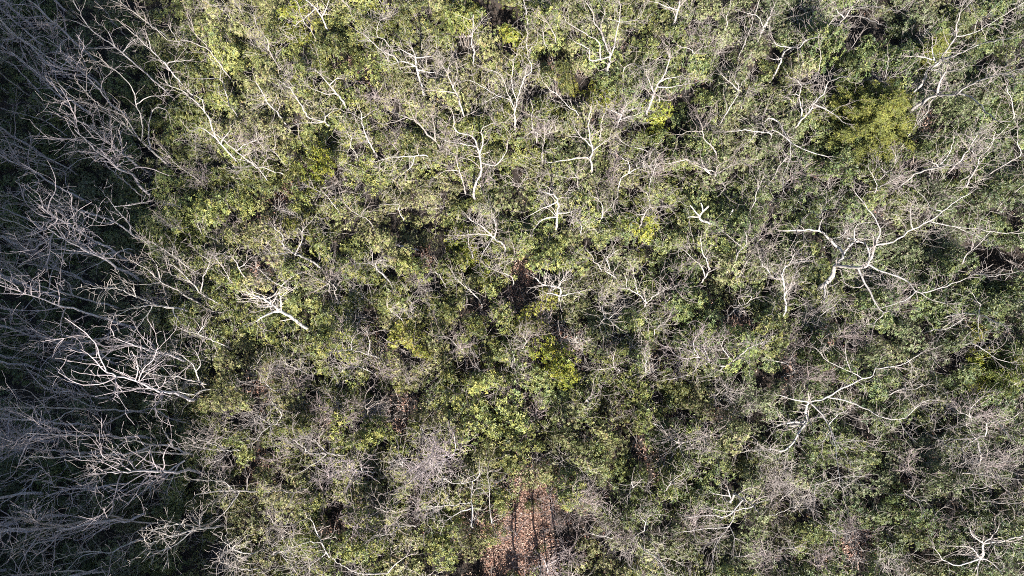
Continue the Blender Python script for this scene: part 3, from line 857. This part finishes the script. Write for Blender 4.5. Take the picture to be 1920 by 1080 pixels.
# ------------------------------------------------------------------ evergreen shrubs
def leaf_cloud(centres, normals, size, nleaf, width, base_cols, droop=0.25):
    """Whorls of folded diamond leaves; returns mesh arrays."""
    n = len(centres)
    ref = rng.normal(size=(n, 3))
    u = np.cross(normals, ref); u /= np.linalg.norm(u, axis=1, keepdims=True)
    w = np.cross(normals, u)
    ang = (np.arange(nleaf) / nleaf * 2 * math.pi)[None, :] + rng.uniform(0, 6.28, (n, 1)) + rng.normal(size=(n, nleaf)) * 0.25
    L = (size * rng.uniform(0.7, 1.25, (n, nleaf)))[..., None]
    dirs = np.cos(ang)[..., None] * u[:, None] + np.sin(ang)[..., None] * w[:, None] + normals[:, None] * (rng.normal(size=(n, nleaf, 1)) * 0.3 + droop)
    dirs /= np.linalg.norm(dirs, axis=2, keepdims=True)
    side = np.cross(dirs, normals[:, None]); side /= np.linalg.norm(side, axis=2, keepdims=True) + 1e-9
    upv = np.cross(side, dirs)
    c = centres[:, None]
    a = c + dirs * L * 0.08
    m1 = c + dirs * L * 0.55 + side * L * width + upv * L * 0.10
    m2 = c + dirs * L * 0.55 - side * L * width + upv * L * 0.10
    tip = c + dirs * L - upv * L * 0.10
    V = np.stack([a, m1, tip, m2], 2).reshape(-1, 3)
    q = n * nleaf
    i = np.arange(q)[:, None] * 4
    F = np.concatenate([i + np.array([[0, 1, 2]]), i + np.array([[0, 2, 3]])], 1).reshape(-1, 3)
    cols = np.repeat(np.repeat(base_cols[:, None], nleaf, 1) * rng.uniform(0.8, 1.2, (n, nleaf, 1)), 4, axis=1).reshape(-1, 3)
    return V, F, cols

def shrub_mesh(kind, light=False):
    R = rng.uniform(1.5, 2.0)
    lobes = []
    for _ in range(int(rng.integers(5, 9))):
        a = rng.uniform(0, 6.28); d = R * rng.uniform(0.15, 0.85) ** 0.8
        lobes.append((d * math.cos(a), d * math.sin(a), rng.uniform(0.9, 1.9), rng.uniform(0.55, 1.0)))
    lobes.append((0, 0, rng.uniform(1.5, 2.1), 1.0))
    C, Nn = [], []
    per = ((165 if kind == 'rhodo' else 185) if light else (340 if kind == 'rhodo' else 400)) // len(lobes)
    nl = 4 if light else 6
    big = 1.36 if light else 1.0
    for lx, ly, lz, lr in lobes:
        d = rng.normal(size=(per, 3)); d /= np.linalg.norm(d, axis=1, keepdims=True)
        d[:, 2] = np.abs(d[:, 2]) * 1.1 - 0.15
        rr = lr * (1 - 0.45 * rng.random(per) ** 2.0)[:, None]
        C.append(np.array([[lx, ly, lz]]) + d * rr * np.array([[1, 1, 0.85]]))
        Nn.append(d + np.array([[0, 0, 0.5]]) + rng.normal(size=(per, 3)) * 0.25)
    C = np.concatenate(C); Nn = np.concatenate(Nn)
    Nn /= np.linalg.norm(Nn, axis=1, keepdims=True)
    n = len(C)
    if kind == 'rhodo':
        pal = np.array([(0.112, 0.125, 0.044), (0.082, 0.105, 0.040), (0.145, 0.150, 0.052), (0.058, 0.080, 0.036), (0.180, 0.172, 0.065)])
        pick = rng.choice(5, n, p=[.34, .26, .20, .14, .06])
        V, F, cols = leaf_cloud(C, Nn, 0.205 * big, nl, 0.18, pal[pick] * rng.uniform(0.8, 1.2, (n, 1)))
    else:
        pal = np.array([(0.138, 0.142, 0.068), (0.112, 0.125, 0.058), (0.178, 0.168, 0.098), (0.130, 0.105, 0.058), (0.080, 0.100, 0.038)])
        pick = rng.choice(5, n, p=[.34, .26, .16, .08, .16])
        V, F, cols = leaf_cloud(C, Nn, 0.155 * big, nl, 0.21, pal[pick] * rng.uniform(0.75, 1.25, (n, 1)), 0.35)
    leaf = (V, F, cols)
    st = []
    for lx, ly, lz, lr in lobes:
        p = smooth_path(np.array([(lx * 0.1, ly * 0.1, -0.2), (lx * 0.5 + rng.normal() * 0.1, ly * 0.5 + rng.normal() * 0.1, lz * 0.5), (lx, ly, lz)]), 0.5, 0.05)
        st.append((p, np.linspace(0.04, 0.018, len(p)), 4))
        for _ in range(3):
            grow(st, p[-1], rand_unit() + np.array([0, 0, 0.8]), lr * 1.05, 0.016, 1, 0.3, 0.1, 1.0, 0.010)
    return leaf, st

SHRUB_ARR = {k: [shrub_mesh(k) for _ in range(9)] for k in ('rhodo', 'laurel')}
def leaf_me(name, arr, mat):
    V, F, c = arr
    return np_mesh(name, V, F.ravel(), np.arange(len(F)) * 3, np.full(len(F), 3), mat, c)
SHRUB_ME = {k: [(leaf_me('foliage', l, M_LEAF), tube_mesh('stems', s, M_BARK)) for l, s in v] for k, v in SHRUB_ARR.items()}

# gaps in the thicket (photo pixels, radius in pixels)
GAPS = [(948,46,42),(938,78,20),(1048,135,18),(530,375,26),(838,462,34),(800,480,22),(1268,258,20),(985,515,36),(955,545,26),(1050,620,22),(1075,650,18),(660,120,14),(690,165,10),
        (1000,930,36),(985,985,56),(1060,985,46),(1010,1040,58),(940,1050,50),(870,1065,46),(1220,690,20),(1385,610,22),(1160,800,16),(1100,815,12),(1205,850,14),(1230,900,10),
        (640,975,30),(500,870,26),(470,890,24),(745,800,22),(760,750,16),(910,600,24),(900,685,20),(1840,476,36),(1880,508,38),(1805,500,26),(1600,60,42),(1640,85,40),(1570,110,26),(1560,650,24),
        (1710,270,22),(1620,1000,24),(1590,1030,26),(1330,770,16),(730,640,16),(490,420,20),(590,320,18),(480,500,20),(1000,200,14),(700,620,14),(1180,80,14),(1480,690,22),(1250,850,18),(620,790,16),
        (1700,900,20),(1850,620,24)]
CLEAR = [g for g in GAPS if 900 < g[0] < 1030 and 900 < g[1]] + [(985,515,30),(530,375,20),(800,480,20),(1048,135,18)]
GAPS = [g if (900 < g[0] < 1080 and g[1] > 900) else (g[0], g[1], g[2] * 0.9 + 9) for g in GAPS]
for _ in range(8):
    GAPS.append((rng.uniform(380, 1900), rng.uniform(10, 1070), rng.uniform(22, 34)))
def rim(px):
    # the shrubs on the sunny rim of a gap are stretched taller to shade it
    return 1.75 if any(px[1] > b and 0 <= math.hypot(px[0] - a, px[1] - b) - r < 34 for a, b, r in GAPS if not (900 < a < 1080 and b > 900)) else 1.0

def in_gap(px):
    return any((px[0] - a) ** 2 + (px[1] - b) ** 2 < r * r for a, b, r in GAPS)

def scatter_shrubs():
    placed = []
    cell = {}
    # ground footprint of the frame plus a margin
    cs = [ground_at(x, y) for x in (-260, 2180) for y in (-200, 1330)]
    x0, x1 = min(c[0] for c in cs), max(c[0] for c in cs)
    y0, y1 = min(c[1] for c in cs), max(c[1] for c in cs)
    for _ in range(34000):
        x, y = rng.uniform(x0, x1), rng.uniform(y0, y1)
        s = rng.choice([0.62, 0.8, 1.0, 1.2], p=[.25, .3, .3, .15])
        z = float(ground_z(x, y))
        px = project([[x, y, z + 1.2 * s]])[0]
        if not inside(px, 150):
            continue
        seed = 920 < px[0] < 1060 and px[1] > 915 and rng.random() < 0.10
        if seed:
            s = 0.38
        if (in_gap(px) and not seed) or (px[0] - 1640) ** 2 + (px[1] - 235) ** 2 < 50 ** 2:
            continue
        lf = left_edge(*px) or px[0] < 300
        if rng.random() < 0.6 * min(max((430 - px[0] + rng.normal() * 40) / 330, 0), 1):
            continue
        R = 1.05 * s
        ci, cj = int(x // 3), int(y // 3)
        ok = True
        for a in (-1, 0, 1):
            for b in (-1, 0, 1):
                for (qx, qy, qr) in cell.get((ci + a, cj + b), ()):
                    if (x - qx) ** 2 + (y - qy) ** 2 < (0.80 * (R + qr)) ** 2:
                        ok = False
        if not ok:
            continue
        cell.setdefault((ci, cj), []).append((x, y, R))
        placed.append((x, y, z, s, px, lf))
    return placed
SHRUBS = scatter_shrubs()

YELLOW = [(885,480),(1200,462),(1850,712),(880,500),(560,470),(600,330),(1100,180),(720,30),(960,80),(870,30),(1240,240),(1030,680),(760,640),(1000,590),(570,60),(1830,640),(760,740)]
def shrub_tint(px, kind):
    n = math.sin(px[0] * 0.013 + 1.3) * math.cos(px[1] * 0.017) + 0.6 * math.sin(px[0] * 0.031 - px[1] * 0.023)
    warm = np.array([1.50, 1.42, 1.14]); cool = np.array([1.12, 1.22, 1.20]); olive = np.array([1.30, 1.22, 1.10])
    f = min(max((px[0] - 900) / 700 + 0.25 * n, 0), 1)
    t = warm * (1 - f) + cool * f
    if n < -0.5:
        t = t * 0.5 + olive * 0.5
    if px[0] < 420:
        g = min((420 - px[0]) / 250, 1)  # leaf colour darkened leftwards, standing in for shade on the left slope
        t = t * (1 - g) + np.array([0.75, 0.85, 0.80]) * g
    if min(np.hypot(px[0] - a, px[1] - b) for a, b in YELLOW) < 34:
        t = np.array([1.5, 1.42, 0.6])
    e = min(max((px[0] - 1150) / 600, 0), 1) * 0.22 + min(max((px[1] - 640) / 350, 0), 1) * 0.20  # leaf colour dimmed towards right and bottom, imitating a vignette
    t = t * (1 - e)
    return t * rng.choice([0.6, 0.85, 1.0, 1.2], p=[.15, .3, .35, .2])

def shrub_desc(kind, t, s):
    tone = 'yellow-green' if t[0] > 1.45 else ('olive green' if t[0] > t[1] * 0.98 else ('dark green' if t[1] < 0.75 else 'mid green'))
    size = 'small ' if s < 0.7 else ('large ' if s > 1.1 else '')
    return f'{size}{tone} ' + ('broadleaf shrub' if kind == 'rhodo' else 'fineleaf shrub')

def kind_of(px):
    n = math.sin(px[0] * 0.021 + 0.4) + math.cos(px[1] * 0.027 + px[0] * 0.006) + rng.normal() * 0.8
    return 'rhodo' if n > -0.35 else 'laurel'

order = []
for (x, y, z, s, px, lf) in SHRUBS:
    k = kind_of(px)
    order.append((inside(px, 5), s / (CAM_H - z), (x, y, z, s, px, lf, k)))
shown = {'rhodo': 0, 'laurel': 0}
REST = []
for vis, key, sh in sorted(order, key=lambda e: (not e[0], -e[1])):
    x, y, z, s, px, lf, k = sh
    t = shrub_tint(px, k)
    if vis and shown[k] < 300:
        shown[k] += 1
        fm, sm = SHRUB_ME[k][int(rng.integers(9))]
        root = link('broadleaf_shrub' if k == 'rhodo' else 'fineleaf_shrub', None)
        root.empty_display_size = 0.3
        root.location = (x, y, z - 0.05)
        root.rotation_euler = (rng.normal() * 0.06, rng.normal() * 0.06, rng.uniform(0, 6.28))
        sc_ = s * rng.uniform(0.95, 1.1)
        root.scale = (sc_, sc_, sc_ * rng.uniform(0.8, 1.5) * rim(px))
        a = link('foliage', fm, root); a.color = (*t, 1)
        b = link('stems', sm, root); b.color = (0.20, 0.165, 0.14, 1); b['kind'] = 'stuff'; a['kind'] = 'stuff'
        want_label(root, shrub_desc(k, t, s), px, 'shrub', 'broad-leaved evergreen shrubs' if k == 'rhodo' else 'fine-leaved evergreen shrubs')
    else:
        REST.append((x, y, z, s, t, k, rim(px)))

# geometry-node instancer for what nobody could count
def scatter_object(name, pts, rots, scls, idx, tints, coll, joined=False):
    me = bpy.data.meshes.new(name)
    me.vertices.add(len(pts))
    me.vertices.foreach_set('co', np.asarray(pts, np.float32).ravel())
    for an, ty, dat, key in (('inst_rot', 'FLOAT_VECTOR', rots, 'vector'), ('inst_scl', 'FLOAT_VECTOR', scls, 'vector'),
                             ('inst_idx', 'INT', idx, 'value'), ('shrub_tint', 'FLOAT_VECTOR', tints, 'vector')):
        a = me.attributes.new(an, ty, 'POINT')
        a.data.foreach_set(key, np.asarray(dat, np.int32 if ty == 'INT' else np.float32).ravel())
    o = link(name, me)
    ng = bpy.data.node_groups.new(name + '_scatter', 'GeometryNodeTree')
    ng.interface.new_socket('Geometry', in_out='INPUT', socket_type='NodeSocketGeometry')
    ng.interface.new_socket('Geometry', in_out='OUTPUT', socket_type='NodeSocketGeometry')
    gi = ng.nodes.new('NodeGroupInput'); go = ng.nodes.new('NodeGroupOutput')
    iop = ng.nodes.new('GeometryNodeInstanceOnPoints')
    ci = ng.nodes.new('GeometryNodeCollectionInfo')
    ci.inputs[0].default_value = coll
    ci.inputs[1].default_value = True
    ci.inputs[2].default_value = True
    def attr(nm, ty):
        n = ng.nodes.new('GeometryNodeInputNamedAttribute')
        n.data_type = ty
        n.inputs[0].default_value = nm
        return n.outputs[0]
    e2r = ng.nodes.new('FunctionNodeEulerToRotation')
    lk = ng.links.new
    lk(gi.outputs[0], iop.inputs['Points'])
    lk(ci.outputs[0], iop.inputs['Instance'])
    iop.inputs['Pick Instance'].default_value = True
    lk(attr('inst_idx', 'INT'), iop.inputs['Instance Index'])
    lk(attr('inst_rot', 'FLOAT_VECTOR'), e2r.inputs[0])
    lk(e2r.outputs[0], iop.inputs['Rotation'])
    lk(attr('inst_scl', 'FLOAT_VECTOR'), iop.inputs['Scale'])
    if joined:
        ri = ng.nodes.new('GeometryNodeRealizeInstances')
        lk(iop.outputs[0], ri.inputs[0])
        lk(ri.outputs[0], go.inputs[0])
    else:
        lk(iop.outputs[0], go.inputs[0])
    md = o.modifiers.new('scatter', 'NODES')
    md.node_group = ng
    o['kind'] = 'stuff'
    return o

LIGHT = {k: [shrub_mesh(k, True)[0] for _ in range(9)] for k in ('rhodo', 'laurel')}
def thicket(rest, mat, joined, label):
    coll = bpy.data.collections.new('thicket_sources')
    for k in ('rhodo', 'laurel'):
        for i, l in enumerate(LIGHT[k]):
            coll.objects.link(bpy.data.objects.new(f'{"a" if k == "rhodo" else "b"}_thicket_shrub_{i:02d}_{int(joined)}', leaf_me('thicket_foliage', l, mat)))
    o = scatter_object('evergreen_thicket', [(x, y, z - 0.05) for x, y, z, s, t, k, rm in rest],
                       [(rng.normal() * 0.06, rng.normal() * 0.06, rng.uniform(0, 6.28)) for _ in rest],
                       [(s, s, s * rng.uniform(0.8, 1.5) * rm) for x, y, z, s, t, k, rm in rest],
                       [int(rng.integers(9)) + (9 if k == 'laurel' else 0) for x, y, z, s, t, k, rm in rest],
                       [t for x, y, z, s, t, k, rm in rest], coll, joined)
    o['label'] = label
    o['category'] = 'undergrowth'
near = [r for r in REST if inside(project([[r[0], r[1], r[2] + 1.2]])[0], 30)]
far = [r for r in REST if not inside(project([[r[0], r[1], r[2] + 1.2]])[0], 30)]
thicket(near, M_LEAF_G, True, 'continuous mass of evergreen undergrowth filling in between the single shrubs')
thicket(far, M_LEAF_I, False, 'evergreen undergrowth going on beyond the edges of the view')

# ------------------------------------------------------------------ fine bare stems poking through the shrubs
sprays = bpy.data.collections.new('spray_sources')
for i in range(8):
    st = []
    for _ in range(6):
        a = rng.uniform(0, 6.28)
        grow(st, (rng.normal() * 0.3, rng.normal() * 0.3, rng.uniform(0.6, 1.2)), (math.cos(a) * 0.7, math.sin(a) * 0.7, 1.0), rng.uniform(1.6, 3.2), 0.015, 1, 0.26, 0.05, 1.1, 0.0085)
    sprays.objects.link(bpy.data.objects.new(f'spray_{i}', tube_mesh('spray', st, M_BARK_G)))
sp_pts, sp_t = [], []
while len(sp_pts) < 760:
    px = (rng.uniform(-60, 1980), rng.uniform(-60, 1140))
    n = math.sin(px[0] * 0.017 + 2) * math.cos(px[1] * 0.021) + rng.normal() * 0.5
    if (px[0] > 1250 or px[1] > 780) and rng.random() < 0.45:
        continue
    if n < -0.2 or in_gap(px) or np.hypot(px[0] - 1000, px[1] - 985) < 70 or (px[0] < 420 and rng.random() < (420 - px[0]) / 200):
        continue
    p = ground_at(*px)
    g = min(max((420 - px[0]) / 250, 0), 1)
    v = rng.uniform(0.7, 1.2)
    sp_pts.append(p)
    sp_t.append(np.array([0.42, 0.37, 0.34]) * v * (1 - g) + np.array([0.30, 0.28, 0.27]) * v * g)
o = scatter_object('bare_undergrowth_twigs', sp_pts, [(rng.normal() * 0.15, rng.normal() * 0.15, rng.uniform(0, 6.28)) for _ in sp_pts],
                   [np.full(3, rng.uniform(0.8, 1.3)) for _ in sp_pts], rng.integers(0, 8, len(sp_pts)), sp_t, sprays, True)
o['label'] = 'fine leafless stems and twigs standing all through the shrubs'
o['category'] = 'undergrowth'

# ------------------------------------------------------------------ bare trees added on the shading spur to dapple its shadow edge
wood = bpy.data.collections.new('shade_spur_wood_sources')
for i, (tm, cm) in enumerate(TPL['tall'][:6]):
    for j, m_ in enumerate((tm, cm)):
        m2 = m_.copy(); m2.materials.clear(); m2.materials.append(M_BARK_I)
        wood.objects.link(bpy.data.objects.new(f'shade_spur_tree_{i}_{j}', m2))
wp, wi, wr = [], [], []
while len(wp) < 2 * 380:
    x, y = rng.uniform(-62, -6), rng.uniform(-140, -24)
    if x > -16 - 0.09 * (y + 28):
        continue
    p = (x, y, float(ground_z(x, y)) - 0.3)
    k = int(rng.integers(6)); a = rng.uniform(0, 6.28)
    for j in (0, 1):
        wp.append(p); wi.append(2 * k + j); wr.append((0, 0, a))
o = scatter_object('shade_spur_wood', wp, wr, [(1.1, 1.1, 1.1)] * len(wp), wi, [(0.30, 0.285, 0.28)] * len(wp), wood)
o['label'] = 'bare grey wood added on the unseen spur that shades the left slope'
o['category'] = 'wood'

# ------------------------------------------------------------------ fallen leaves on the forest floor
def leaf_litter():
    C = []
    for a, b, r in CLEAR + GAPS:
        m = int(r * r * (0.8 if (a, b, r) in CLEAR else (0.2 if r < 38 else 0.0)))
        t = rng.uniform(0, 6.28, m); q = np.abs(rng.normal(size=m)) * r * 0.95
        for x, y in zip(a + q * np.cos(t), b + q * np.sin(t)):
            C.append((x, y))
    C = np.array(C)
    extra = np.stack([rng.uniform(350, 2020, 5000), rng.uniform(-100, 1180, 5000)], 1)
    C = np.concatenate([C, extra])
    d = np.stack([(C[:, 0] - 960) / FPX, -(C[:, 1] - 540) / FPX, -np.ones(len(C))], 1) @ CAM_R.T
    t = -CAM_H / d[:, 2]
    x = d[:, 0] * t; y = d[:, 1] * t
    P = np.stack([x, y, ground_z(x, y) + rng.uniform(0.02, 0.10, len(x))], 1)
    nrm = np.array([0, 0, 1.0]) + rng.normal(size=(len(P), 3)) * 0.3
    nrm /= np.linalg.norm(nrm, axis=1, keepdims=True)
    pal = np.array([(0.20, 0.118, 0.085), (0.28, 0.18, 0.135), (0.09, 0.055, 0.040), (0.37, 0.26, 0.20), (0.23, 0.115, 0.078)])
    V, F, c = leaf_cloud(P, nrm, 0.17, 2, 0.33, pal[rng.choice(5, len(P))])
    o = link('leaf_litter', leaf_me('leaf_litter', (V, F, c), M_NEEDLE))
    o['kind'] = 'stuff'
    o['label'] = 'reddish brown fallen leaves covering the forest floor in the gaps'
    o['category'] = 'leaf litter'
leaf_litter()

# ------------------------------------------------------------------ the yellow-green pine
def pine(px, py, H, R, label, tint=(1.0, 1.0, 1.0)):
    b = ground_at(px, py)
    root = link('pine_tree', None)
    root.location = (b[0], b[1], b[2] - 0.1)
    zt = np.linspace(0, H, 12)
    tp = np.stack([rng.normal(size=12) * 0.06, rng.normal(size=12) * 0.06, zt], 1)
    t = link('trunk', tube_mesh('trunk', [(tp, np.linspace(0.17, 0.02, 12), 7)], M_BARK), root)
    t.color = (0.20, 0.15, 0.12, 1)
    C, Nn, br = [], [], []
    z = 1.2
    while z < H - 0.3:
        rr = R * (1 - (z / H) ** 2.2) * rng.uniform(0.8, 1.1) + 0.3
        k = int(rng.integers(6, 9))
        a0 = rng.uniform(0, 6.28)
        for i in range(k):
            a = a0 + i * 6.283 / k + rng.normal() * 0.2
            ln = rr * rng.uniform(0.7, 1.15)
            end = np.array([math.cos(a) * ln, math.sin(a) * ln, z + ln * rng.uniform(-0.05, 0.35)])
            p = smooth_path(np.array([(0, 0, z), end * 0.5 + np.array([0, 0, z * 0.5]) + rng.normal(size=3) * 0.1, end]), 0.4, 0.04)
            br.append((p, np.linspace(0.035, 0.012, len(p)), 4))
            m = int(ln * 26)
            u = rng.random(m) ** 0.7
            q = p[np.minimum((u * (len(p) - 1)).astype(int), len(p) - 1)]
            spread = 0.32 * (1 - 0.4 * u)[:, None]
            C.append(q + rng.normal(size=(m, 3)) * np.array([[1, 1, 0.45]]) * spread)
            Nn.append(unit(end - np.array([0, 0, z]))[None, :] * 0.5 + rng.normal(size=(m, 3)) * 0.3 + np.array([[0, 0, 0.8]]))
        z += rng.uniform(0.45, 0.7)
    C = np.concatenate(C); Nn = np.concatenate(Nn); Nn /= np.linalg.norm(Nn, axis=1, keepdims=True)
    pal = np.array([(0.150, 0.160, 0.030), (0.115, 0.130, 0.028), (0.19, 0.185, 0.035), (0.085, 0.10, 0.025)]) * np.array(tint)
    V, F, c = leaf_cloud(C, Nn, 0.24, 6, 0.09, pal[rng.choice(4, len(C))], 0.5)
    f = link('crown', leaf_me('crown', (V, F, c), M_NEEDLE), root)
    f.color = (1, 1, 1, 1); f['kind'] = 'stuff'
    bo = link('branches', tube_mesh('branches', br, M_BARK), root)
    bo.color = (0.22, 0.17, 0.13, 1); bo['kind'] = 'stuff'
    root['label'] = label
    root['category'] = 'tree'
pine(1606, 262, 9.0, 4.5, 'feathery yellow-green pine standing alone among bare trees at upper right')
pine(1715, 130, 6.0, 1.8, 'small narrow yellow-green pine above right of the larger pine')
pine(875, 495, 3.6, 1.3, 'small bright yellow-green young pine beside the dark gap near the centre', (1.15, 1.15, 1.0))
pine(1855, 712, 5.0, 1.9, 'small yellow-green pine near the lower right edge', (0.9, 1.0, 1.0))

# ------------------------------------------------------------------ broken white snag
def snag():
    P = lambda x, y: (960 + x / 3.0, 360 + y / 3.0)
    arms = [[((1190, 215), 0.0), ((1188, 205), 2.6), ((1110, 175), 3.6), ((1055, 150), 4.8), ((1070, 115), 5.4), ((1105, 80), 6.0)],
            [((1188, 203), 2.6), ((1215, 150), 3.6), ((1242, 98), 5.0)],
            [((1072, 112), 5.4), ((1060, 60), 6.2)], [((1056, 140), 4.9), ((1000, 75), 6.0)], [((1056, 140), 4.9), ((990, 140), 5.6)]]
    b = ground_at(*P(1190, 205), 2.6)
    gz = float(ground_z(b[0], b[1]))
    root = link('dead_snag', None)
    root.location = (b[0], b[1], gz)
    for k, A_ in enumerate(arms):
        pts = np.array([at_h(*P(*p), gz + h) for p, h in A_])
        if k == 0:
            pts[0] = (b[0], b[1], gz - 0.2)
        path = smooth_path(pts, 0.35, 0.02)
        r0 = 0.125 if k == 0 else (0.095 if k == 1 else 0.065)
        o = link('trunk' if k == 0 else 'broken_limb', tube_mesh('snag_limb', [(path - np.array(root.location), np.linspace(r0, r0 * 0.6, len(path)), 8)], M_BARK), root)
        o.color = (0.38, 0.355, 0.325, 1)
    root['label'] = 'white dead snag with stubby broken arms right of the centre'
    root['category'] = 'tree'
snag()

# ------------------------------------------------------------------ fallen logs
def log(p0, p1, r, col, h, label):
    a = ground_at(*p0, h); b = ground_at(*p1, h)
    mid = (a + b) / 2
    path = smooth_path(np.array([a, mid + rng.normal(size=3) * 0.05, b]), 0.3, 0.015)
    o = link('fallen_log', tube_mesh('fallen_log', [(path - a, np.linspace(r, r * 0.75, len(path)), 9)], M_BARK))
    o.location = a
    o.color = (*col, 1)
    o['label'] = label; o['category'] = 'log'; o['group'] = 'fallen logs'
log((745, 460), (785, 469), 0.13, (0.34, 0.29, 0.27), 2.0, 'pale pinkish fallen log lying left of the small yellow bush')
log((1012, 998), (1030, 992), 0.14, (0.15, 0.12, 0.105), 0.12, 'short grey log on brown leaves in the bottom clearing')
log((855, 70), (905, 66), 0.12, (0.28, 0.23, 0.21), 1.2, 'thin pale fallen log left of the dark gap at the top')

write_labels()
